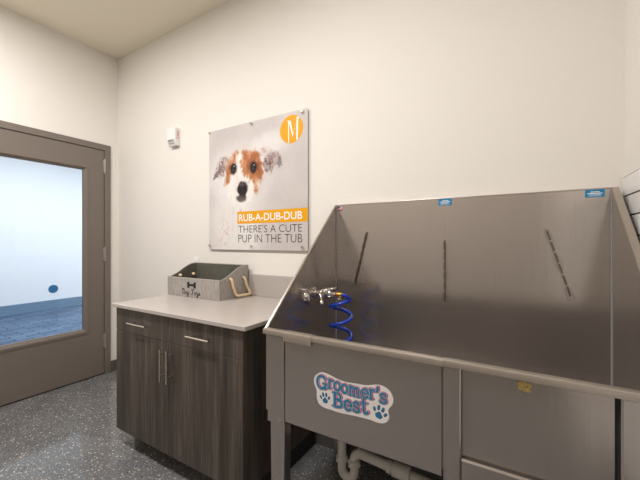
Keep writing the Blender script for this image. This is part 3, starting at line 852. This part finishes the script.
# folded top edge of the back
bm = B(X0T - 0.004, X1T + 0.004, YB - 0.001, -0.002, ZTOP - 0.006, ZTOP, bev=0.0015)
obj('top_flange', bm, 'stainless_rim', tub)
YS = YF + 0.006
for sx, xi in ((-1, X0T), (1, X1T)):
    xo = xi + sx * 0.003
    poly_ = [(YB + 0.002, 0.50), (YB + 0.002, ZTOP - 0.002), (YS, ZR - 0.012), (YS, ZR - 0.022), (-0.625, ZR - 0.028), (-0.625, 0.50)]
    sp = obj('side_panel', prism(poly_, 'x', min(xi, xo), max(xi, xo)), S, tub)
    # sloping folded flange along the cut edge
    d = Vector((0, YS - YB, ZR - 0.010 - ZTOP)); nn = Vector((0, -d.z, d.y)).normalized()
    if nn.z < 0: nn = -nn
    a = Vector((0, YB + 0.001, ZTOP)); c = Vector((0, YS, ZR - 0.010))
    w0, w1 = (xi - 0.002, xi + 0.022) if sx > 0 else (xi - 0.010, xi + 0.003)
    bm = bmesh.new()
    prism([(a.y, a.z), (c.y, c.z), (c.y - nn.y * 0.010, c.z - nn.z * 0.010), (a.y - nn.y * 0.010, a.z - nn.z * 0.010)], 'x', w0, w1, bm=bm, bev=0.002)
    obj('edge_flange', bm, 'stainless_rim', sp, smooth=True)
    # bead of sealant in the corner
    obj('corner_seam', B(xi - sx * 0.001 - 0.0025, xi - sx * 0.001 + 0.0025, YB - 0.004, YB, 0.56, ZTOP - 0.010), 'caulk', sp)
# basin floor and inner front
obj('basin_floor', B(X0T, X1T, YF + 0.02, YB, 0.545, 0.552), S, tub)
obj('inner_front', B(X0T, X1T, YF + 0.0135, YF + 0.0175, 0.55, ZR - 0.015), S, tub)
# rim: rounded tube-like rail along the front
prof = [(YF + 0.019, ZR - 0.020), (YF + 0.019, ZR - 0.003), (YF + 0.016, ZR), (YF - 0.006, ZR), (YF - 0.0095, ZR - 0.0015), (YF - 0.011, ZR - 0.005), (YF - 0.011, ZR - 0.020)]
obj('front_rim', prism(prof, 'x', 2.452, 3.168), 'stainless_rim', tub, smooth=True)
prof2 = [(p[0], p[1] + 0.0015) for p in prof]
obj('gate_rim', prism(prof2, 'x', 3.169, X1T + 0.02), 'stainless_rim', tub, smooth=True)
prof3 = [(YF + 0.018, ZR + 0.0015), (YF - 0.0065, ZR + 0.0015), (YF - 0.0115, ZR - 0.0005), (YF - 0.0135, ZR - 0.005), (YF - 0.0135, ZR - 0.036), (YF - 0.011, ZR - 0.036), (YF - 0.011, ZR - 0.004), (YF - 0.006, ZR)]
obj('rim_bracket', prism(prof3, 'x', 2.560, 2.690), 'stainless_rim', tub, smooth=True)
# left corner skirt and front panel
ZP = 0.536
obj('corner_skirt', prism([(2.472, ZP - 0.020), (2.478, ZR - 0.020), (2.556, ZR - 0.020), (2.558, ZP - 0.020)], 'y', YF - 0.003, YF + 0.013), S, tub)
obj('front_panel', B(2.5595, 3.160, YF - 0.0005, YF + 0.013, ZP, ZR - 0.020), S, tub)
fl_ = obj('panel_flange', B(2.560, 3.160, YF + 0.001, YF + 0.030, ZP - 0.003, ZP), S, tub)
obj('bolt', prism(disc_poly(2.532, ZP - 0.008, 0.0055, n=12), 'y', YF - 0.007, YF - 0.003), 'chrome', tub)
# legs
def leg(x0, x1, y0, y1, z1, taper=0.006):
    bm = bmesh.new()
    vb = [(x0 + taper, y0), (x1 - taper, y0), (x1 - taper, y1), (x0 + taper, y1)]
    vt = [(x0, y0), (x1, y0), (x1, y1), (x0, y1)]
    a = [bm.verts.new((*p, 0.012)) for p in vb]; c = [bm.verts.new((*p, z1)) for p in vt]
    bm.faces.new(a[::-1]); bm.faces.new(c)
    for k in range(4): bm.faces.new((a[k], a[(k + 1) % 4], c[(k + 1) % 4], c[k]))
    bmesh.ops.recalc_face_normals(bm, faces=bm.faces)
    lg = obj('leg', bm, S, tub)
    obj('foot', tube([((x0 + x1) / 2, (y0 + y1) / 2, 0.0), ((x0 + x1) / 2, (y0 + y1) / 2, 0.012)], 0.02, 14), 'toe_kick_black', lg)
leg(2.484, 2.556, YF + 0.002, YF + 0.045, ZP - 0.018)
leg(3.600, 3.676, YF + 0.012, YF + 0.055, 0.30)
leg(2.462, 2.522, -0.100, -0.055, 0.545)
leg(3.610, 3.670, -0.100, -0.055, 0.545)
# centre post, right post, gate panel and the step below it
def channel(x0, x1, z0, z1, name):
    p = [(x0, YF - 0.004), (x0 + 0.004, YF - 0.008), (x1 - 0.004, YF - 0.008), (x1, YF - 0.004), (x1, YF + 0.013), (x0, YF + 0.013)]
    o = obj(name, prism(p, 'z', z0, z1), S, tub)
    return o
cp = channel(3.1655, 3.2165, 0.012, ZR - 0.020, 'centre_post')
obj('foot', tube([(3.191, YF + 0.01, 0.0), (3.191, YF + 0.01, 0.012)], 0.02, 14), 'toe_kick_black', cp)
channel(3.577, X1T + 0.006, 0.30, ZR - 0.020, 'corner_post')
obj('post_gap_shade', B(3.569, 3.577, YF + 0.0105, YF + 0.013, 0.30, ZR - 0.019), 'toe_kick_black', tub)  # black strip put in as the shade of the gap beside the post
gp = obj('gate_panel', B(3.2175, 3.568, YF + 0.006, YF + 0.010, 0.618, ZR - 0.019, bev=0.001, seg=1), S, tub)
bm = B(3.219, 3.566, YF + 0.0045, YF + 0.006, ZR - 0.042, ZR - 0.020)
obj('gate_lip', bm, S, gp)
pts = smooth_path([(3.362, 0.860, 0), (3.376, 0.863, 0), (3.394, 0.860, 0), (3.396, 0.851, 0), (3.389, 0.846, 0), (3.394, 0.838, 0), (3.379, 0.835, 0), (3.366, 0.839, 0), (3.360, 0.848, 0)], 3, closed=True)
obj('tape_residue', prism([(p.x, p.y + 0.009) for p in pts], 'y', YF + 0.0025, YF + 0.0044), 'tape_residue', gp)['label'] = 'torn yellow tape scrap'
prof4 = [(YF - 0.010, 0.606), (YF - 0.006, 0.612), (YF + 0.030, 0.612), (YF + 0.030, 0.598), (YF + 0.0, 0.594), (YF - 0.002, 0.30), (YF - 0.008, 0.30)]
obj('step_panel', prism(prof4, 'x', 3.2185, 3.574), S, tub)

# three tether bars on the back, each with welded studs and hanging wire loops
def tether(top, bot, loops):
    a = Vector((top[0], YB - 0.010, top[1])); c = Vector((bot[0], YB - 0.010, bot[1]))
    d = (c - a).normalized(); s = d.cross(Vector((0, 1, 0))).normalized()
    bm = bmesh.new()
    hw, ht = 0.0036, 0.003
    vs = []
    for q in (a, c):
        vs.append([bm.verts.new(q + s * i * hw + Vector((0, j * ht, 0))) for i, j in ((-1, -1), (1, -1), (1, 1), (-1, 1))])
    bm.faces.new(vs[0]); bm.faces.new(vs[1][::-1])
    for k in range(4): bm.faces.new((vs[0][k], vs[0][(k + 1) % 4], vs[1][(k + 1) % 4], vs[1][k]))
    bmesh.ops.recalc_face_normals(bm, faces=bm.faces)
    bar = obj('tether_bar', bm, 'stainless_bar', tub)
    Lb = (c - a).length; n = 7
    for k in range(n):
        q = a + d * (0.006 + (Lb - 0.012) * k / (n - 1))
        bm = tube([(q.x, YB - 0.001, q.z), (q.x, YB - 0.0150, q.z)], 0.0032, 10)
        obj('stud', bm, 'chrome', bar, smooth=True)
    for (t, h, side) in loops:
        q = a + d * (Lb * t)
        e0 = q - d * h; e1 = q + d * h; w = s * 0.011 * side
        loop = smooth_path([e0 - w * 0.2, q - d * h * 0.7 + w * 0.9, q + w, q + d * h * 0.7 + w * 0.9, e1, q + d * h * 0.7 - w * 0.9, q - w, q - d * h * 0.7 - w * 0.9], 5, closed=True)
        loop.append(loop[0])
        loop = [Vector((p.x, YB - 0.0140, p.z)) for p in loop]
        obj('wire_loop', tube(loop, 0.0005, 6, caps=False), 'chrome', bar, smooth='all')
tether((2.645, 1.313), (2.572, 1.022), [])
tether((3.058, 1.267), (3.060, 0.962), [(0.52, 0.036, 1), (0.93, 0.030, 1)])
tether((3.474, 1.314), (3.560, 1.023), [(0.10, 0.030, 1), (0.50, 0.036, 1), (0.95, 0.030, 1)])

# stickers on the back panel
def info_sticker(x0, x1, z0, z1):
    st_ = obj('info_sticker', prism(disc_round(x0, x1, z0, z1, 0.004), 'y', YB - 0.0008, YB), 'sticker_blue', tub)
    st_['label'] = 'small blue sticker with white print'
    h = z1 - z0; w = x1 - x0; ln = []
    for (f, a, c, k) in ((0.70, 0.30, 0.72, 1.3), (0.50, 0.14, 0.86, 1.5), (0.30, 0.24, 0.78, 0.9), (0.17, 0.16, 0.84, 0.6)):
        x = x0 + w * a; zc = z0 + h * f
        rs = random.Random(int(x * 1e4))
        while x < x0 + w * c:
            l = rs.uniform(0.003, 0.009); l = min(l, x0 + w * c - x)
            ln.append(([(x, zc), (x + max(l, .0005), zc)], k)); x += l + 0.0035
    obj('lettering', strokes_mesh(ln, YB - 0.0010, 0.0026, n=6), 'print_white', st_)
def disc_round(x0, x1, z0, z1, r):
    out = []
    for cx_, cz_, a0 in ((x1 - r, z1 - r, 0), (x0 + r, z1 - r, 90), (x0 + r, z0 + r, 180), (x1 - r, z0 + r, 270)):
        out += arc(cx_, cz_, r, r, a0, a0 + 90, 4)
    return out
info_sticker(3.029, 3.092, 1.440, 1.472)
info_sticker(3.606, 3.668, 1.440, 1.471)
fx0, fx1, fz0, fz1 = 2.462, 2.490, 1.441, 1.466
fs = obj('flag_sticker', B(fx0, fx1, YB - 0.0008, YB, fz0, fz1), 'sticker_white', tub)
bm = bmesh.new()
for k in range(0, 7, 1):
    zz = fz0 + 0.005 + (fz1 - fz0 - 0.005) * k / 7
    if k % 2 == 0: B(fx0, fx1, YB - 0.0011, YB - 0.0008, zz, zz + (fz1 - fz0 - 0.005) / 7, bm=bm)
obj('stripes', bm, 'red_print', fs)
obj('canton', B(fx0, fx0 + 0.013, YB - 0.0014, YB - 0.0008, fz1 - 0.011, fz1), 'flag_blue', fs)
obj('lower_strip', B(fx0, fx1, YB - 0.0012, YB - 0.0008, fz0, fz0 + 0.005), 'flag_blue', fs)

# brand sticker on the front panel -------------------------------------------------------
YS0 = YF - 0.0008
plate = [(2.697, 0.724), (2.704, 0.750), (2.729, 0.767), (2.759, 0.766), (2.800, 0.756), (2.834, 0.753), (2.872, 0.756), (2.910, 0.759), (2.957, 0.771), (2.990, 0.763), (3.006, 0.740), (3.004, 0.716), (2.990, 0.694), (2.993, 0.670), (2.982, 0.650), (2.957, 0.641), (2.921, 0.643), (2.857, 0.640), (2.810, 0.636), (2.777, 0.637), (2.741, 0.638), (2.718, 0.648), (2.709, 0.672), (2.709, 0.695)]
sm = [(p.x, p.y) for p in smooth_path([(a, c, 0) for a, c in plate], 4, closed=True)]
bs = obj('brand_sticker', prism(sm, 'y', YS0 - 0.0002, YF - 0.0004), 'sticker_white', tub)
bs['label'] = 'white die-cut sticker with blue lettering and paw prints'
GL = {}
GL['G'] = [(arc(.62, .70, .56, .66, 48, 335), 1.25), ([(1.10, .62), (1.10, .10)], 1.15), ([(.78, .60), (1.28, .60)], .6), ([(1.03, 1.32), (1.05, .98)], .6)]
GL['r'] = [([(.26, 0), (.26, .95)], 1.2), ([(.02, 0), (.52, 0)], .6), ([(.04, .96), (.26, .96)], .6), ([(.26, .65), (.40, .90), (.62, .96), (.74, .84)], .95)]
GL['o'] = [(arc(.48, .48, .38, .46, 0, 360), 1.1)]
GL['m'] = [([(.26, 0), (.26, .95)], 1.15), ([(.04, .96), (.26, .96)], .6), ([(.02, 0), (.50, 0)], .6),
           ([(.26, .65), (.42, .90), (.62, .92), (.74, .72), (.74, 0)], 1.1), ([(.54, 0), (.96, 0)], .6),
           ([(.74, .65), (.90, .90), (1.10, .92), (1.22, .72), (1.22, 0)], 1.1), ([(1.02, 0), (1.46, 0)], .6)]
GL['e'] = [([(.12, .50), (.84, .50)], .75), (arc(.48, .48, .38, .46, 0, 320), 1.1)]
GL["'"] = [([(.16, 1.40), (.18, 1.22), (.06, 1.02)], 1.2)]
GL['s'] = [([(.72, .92), (.70, .70)], .55), ([(.70, .78), (.58, .92), (.34, .94), (.16, .80), (.22, .58), (.50, .46), (.72, .32), (.68, .10), (.44, .02), (.22, .06), (.10, .20)], 1.05), ([(.10, .28), (.10, .04)], .55)]
GL['B'] = [([(.30, 0), (.30, 1.36)], 1.35), ([(.04, 0), (.6, 0)], .65), ([(.04, 1.38), (.6, 1.38)], .65),
           ([(.5, 1.38), (.80, 1.32), (.94, 1.06), (.80, .80), (.5, .74), (.3, .74)], 1.0), ([(.5, .74), (.90, .68), (1.06, .38), (.92, .08), (.5, 0)], 1.15)]
GL['t'] = [([(.34, 1.34), (.34, .22), (.46, .04), (.66, .06), (.76, .18)], 1.15), ([(.04, .96), (.70, .96)], .65)]
strs = []
def put(ch, x, z, s, sx=1.0, rot=0.0):
    for pts_, wf in GL[ch]:
        q = []
        for a, c in pts_:
            a2, c2 = a * s * sx, c * s
            q.append((x + a2 * math.cos(rot) - c2 * math.sin(rot), z + a2 * math.sin(rot) + c2 * math.cos(rot)))
        strs.append((q, wf * s / 0.030))
for ch, x, z, s, sx, rot in (('G', 2.7105, 0.7065, 0.0350, 0.98, 0.0), ('r', 2.7560, 0.7170, 0.0335, 0.95, -0.03), ('o', 2.7815, 0.7160, 0.0325, 0.95, -0.06), ('o', 2.8110, 0.7135, 0.0325, 0.95, -0.05),
                             ('m', 2.8420, 0.7120, 0.0325, 0.98, 0.0), ('e', 2.8930, 0.7145, 0.0325, 0.95, 0.05), ('r', 2.9205, 0.7170, 0.0330, 0.92, 0.05), ("'", 2.9485, 0.7130, 0.0340, 1.0, 0.03), ('s', 2.9590, 0.7120, 0.0340, 0.98, 0.03),
                             ('B', 2.7770, 0.6555, 0.0360, 1.05, 0.0), ('e', 2.8230, 0.6540, 0.0370, 1.0, 0.0), ('s', 2.8590, 0.6560, 0.0370, 0.98, 0.03), ('t', 2.8890, 0.6595, 0.0370, 1.0, 0.03)):
    if ch == 'B': n_first = len(strs)
    put(ch, x, z, s, sx, rot)
for wd in (strs[:n_first], strs[n_first:]):
    obj('pink_outline', strokes_mesh(wd, YS0 - 0.0004, 0.0064, grow=0.0026, dx=0.0022, dz=0.0010), 'sticker_pink', bs)
    obj('navy_outline', strokes_mesh(wd, YS0 - 0.0007, 0.0064, grow=0.0022, dx=-0.0006, dz=-0.0006), 'sticker_navy', bs)
    obj('white_outline', strokes_mesh(wd, YS0 - 0.0010, 0.0064, grow=0.0010), 'sticker_white', bs)
    obj('lettering', strokes_mesh(wd, YS0 - 0.0013, 0.0062), 'sticker_teal', bs)
def paw(cx_, cz_, s, rot):
    st_ = []
    for (a, c, l, w, t) in ((-.22, -.46, .10, .40, .5), (.22, -.46, .10, .40, -.5), (0, -.24, .10, .44, 0), (-.80, .16, .13, .25, .45), (-.31, .62, .17, .27, .12), (.31, .62, .17, .27, -.12), (.80, .16, .13, .25, -.45)):
        dx_, dz_ = -math.sin(t) * l, math.cos(t) * l
        q = [(a - dx_, c - dz_), (a + dx_, c + dz_)]
        st_.append(([(cx_ + s * (u * math.cos(rot) - v * math.sin(rot)), cz_ + s * (u * math.sin(rot) + v * math.cos(rot))) for u, v in q], w))
    obj('paw_outline', strokes_mesh(st_, YS0 - 0.0004, s, grow=0.0015, dx=0.0004), 'sticker_navy', bs)
    obj('paw_print', strokes_mesh(st_, YS0 - 0.0007, s), 'sticker_teal', bs)
paw(2.7450, 0.6730, 0.0215, 0.10)
paw(2.9590, 0.6760, 0.0255, -0.30)

# faucet on the left side panel ------------------------------------------------------------
XW = X0T
fc = thing('faucet', None, None, (0, 0, 0))
fc.parent = tub; fc.location = Vector((XW, -0.27, 0.99)) - tub.location
def C3(p, q, r, m='chrome', nm='valve_body', radii=None, n=16):
    return tube([p, q], r, n)
zf_ = 0.990; yf_ = -0.285
bm = tube([(XW, yf_, zf_), (XW + 0.004, yf_, zf_), (XW + 0.010, yf_, zf_)], 0.02, 20, radii=[0.026, 0.026, 0.016])
tube([(XW + 0.008, yf_, zf_), (XW + 0.036, yf_, zf_)], 0.0125, 18, bm=bm)
tube([(XW + 0.034, yf_, zf_), (XW + 0.038, yf_, zf_), (XW + 0.060, yf_, zf_), (XW + 0.064, yf_, zf_)], 0.019, 8, bm=bm, radii=[0.016, 0.0195, 0.0195, 0.016])
obj('shank', bm, 'chrome', fc, smooth=True)
bm = tube([(XW + 0.062, yf_, zf_), (XW + 0.070, yf_, zf_), (XW + 0.105, yf_, zf_ + 0.002), (XW + 0.118, yf_, zf_ + 0.002)], 0.016, 18, radii=[0.013, 0.018, 0.017, 0.012])
tube([(XW + 0.086, yf_ - 0.040, zf_ + 0.006), (XW + 0.086, yf_ - 0.030, zf_ + 0.006), (XW + 0.086, yf_ + 0.050, zf_ + 0.006), (XW + 0.086, yf_ + 0.060, zf_ + 0.006)], 0.015, 16, bm=bm, radii=[0.011, 0.016, 0.016, 0.011])
bmb = B(XW + 0.074, XW + 0.122, yf_ - 0.012, yf_ + 0.040, zf_ + 0.012, zf_ + 0.028, bev=0.006, bm=bm)
obj('valve_body', bm, 'chrome', fc, smooth=True)
def lever(p0, p1, nm='lever'):
    a, c = Vector(p0), Vector(p1); m_ = a.lerp(c, 0.5)
    obj(nm, tube([a, a.lerp(c, .2), m_, a.lerp(c, .85), c], 0.006, 12, radii=[0.007, 0.0055, 0.0065, 0.0115, 0.008]), 'chrome', fc, smooth=True)
lever((XW + 0.070, yf_ - 0.036, zf_ + 0.002), (XW + 0.098, yf_ - 0.060, zf_ - 0.034))
lever((XW + 0.105, yf_ + 0.040, zf_), (XW + 0.140, yf_ + 0.030, zf_ - 0.026))
bm = tube([(XW + 0.116, yf_, zf_ + 0.002), (XW + 0.136, yf_ + 0.002, zf_ + 0.001)], 0.009, 14)
obj('outlet_nipple', bm, 'chrome', fc, smooth=True)
obj('copper_ring', tube([(XW + 0.136, yf_ + 0.002, zf_ + 0.001), (XW + 0.142, yf_ + 0.002, zf_ + 0.001)], 0.0095, 14), 'copper', fc, smooth=True)
obj('hose_fitting', tube([(XW + 0.142, yf_ + 0.002, zf_ + 0.001), (XW + 0.146, yf_ + 0.002, zf_ + 0.001), (XW + 0.168, yf_ + 0.004, zf_), (XW + 0.172, yf_ + 0.004, zf_)], 0.011, 14, radii=[0.009, 0.0115, 0.0105, 0.009]), 'brass', fc, smooth=True)
# separate round handle lower on the panel
bm = tube([(XW, -0.370, 0.982), (XW + 0.003, -0.370, 0.982), (XW + 0.010, -0.370, 0.982), (XW + 0.018, -0.370, 0.982)], 0.02, 20, radii=[0.023, 0.023, 0.019, 0.010])
tube([(XW + 0.016, -0.370, 0.996), (XW + 0.020, -0.370, 0.965)], 0.006, 10, bm=bm)
obj('stop_knob', bm, 'chrome', fc, smooth=True)

for ch in fc.children:
    if ch.name.startswith('stop_knob'): continue
    for v in ch.data.vertices:
        v.co.y *= 1.25; v.co.z *= 1.25
        v.co.x = v.co.x * 0.94
# coiled blue hose from the brass fitting down into the basin
path = [(XW + 0.158, yf_ + 0.002, zf_), (XW + 0.178, yf_ + 0.016, zf_ - 0.004)]
cxh, cyh, rh = XW + 0.132, yf_ + 0.045, 0.055
turn, pitch = 3.7, 0.100
for i in range(0, int(turn * 28) + 1):
    ph = -0.10 - 2 * math.pi * i / 28
    path.append((cxh + rh * math.cos(ph), cyh + rh * math.sin(ph), zf_ - 0.026 - pitch * i / 28))
hose = obj('hose', tube(smooth_path(path, 2), 0.0098, 12), 'blue_hose', tub, smooth='all')
hose['label'] = 'blue coiled hose'

# drain pipe under the basin
dr = thing('drain_pipe', None, None, (0, 0, 0)); dr.parent = tub; dr.location = Vector((2.645, -0.35, 0.12)) - tub.location
xd, yd = 2.644, -0.350
rp = 0.021
bend = [(xd, yd, 0.545), (xd, yd, 0.30), (xd, yd, 0.180)]
SPN = 0.064
for i in range(1, 12):
    a = math.pi * i / 12
    bend.append((xd + SPN / 2 * (1 - math.cos(a)), yd + 0.004 * i / 12, 0.175 - 0.034 * math.sin(a)))
bend += [(xd + SPN, yd + 0.004, 0.180), (xd + SPN, yd + 0.004, 0.215)]
obj('trap', tube(bend, rp, 18), 'pvc', dr, smooth=True)
for (x, z) in ((xd, 0.222), (xd + SPN, 0.218)):
    bm = tube([(x, yd + 0.002, z - 0.016), (x, yd + 0.002, z - 0.012), (x, yd + 0.002, z + 0.008), (x, yd + 0.002, z + 0.014)], 0.03, 12, radii=[0.023, 0.028, 0.028, 0.024])
    for k in range(6):
        t_ = 2 * math.pi * k / 6
        B(x + 0.028 * math.cos(t_) - 0.003, x + 0.028 * math.cos(t_) + 0.003, yd + 0.028 * math.sin(t_) - 0.003, yd + 0.028 * math.sin(t_) + 0.003, z - 0.009, z + 0.005, bm=bm)
    obj('slip_nut', bm, 'pvc', dr, smooth=True)
x1, y1_ = xd + SPN, yd + 0.004
run = [(x1, y1_, 0.215), (x1, y1_, 0.240), (x1 + 0.008, y1_, 0.258), (x1 + 0.028, y1_, 0.268), (x1 + 0.056, y1_, 0.269), (3.14, y1_ - 0.01, 0.246), (3.50, y1_ - 0.02, 0.230)]
obj('waste_arm', tube(smooth_path(run, 5), rp, 18), 'pvc', dr, smooth=True)
def on_run(x): return Vector((x, y1_ - 0.004, 0.268 - (x - 2.764) * 0.060))
for xa, xb, rr in ((2.870, 2.890, 0.026), (2.897, 2.965, 0.030), (2.945, 2.972, 0.033)):
    obj('coupling', tube([on_run(xa), on_run(xb)], rr, 18), 'pvc', dr, smooth=True)
bm = bmesh.new()
tube([(2.70, -0.29, 0.214), (2.80, -0.29, 0.212), (3.20, -0.29, 0.200), (3.58, -0.29, 0.190)], 0.012, 12, bm=bm)
obj('supply_pipe', bm, 'blue_pipe', tub, smooth=True)
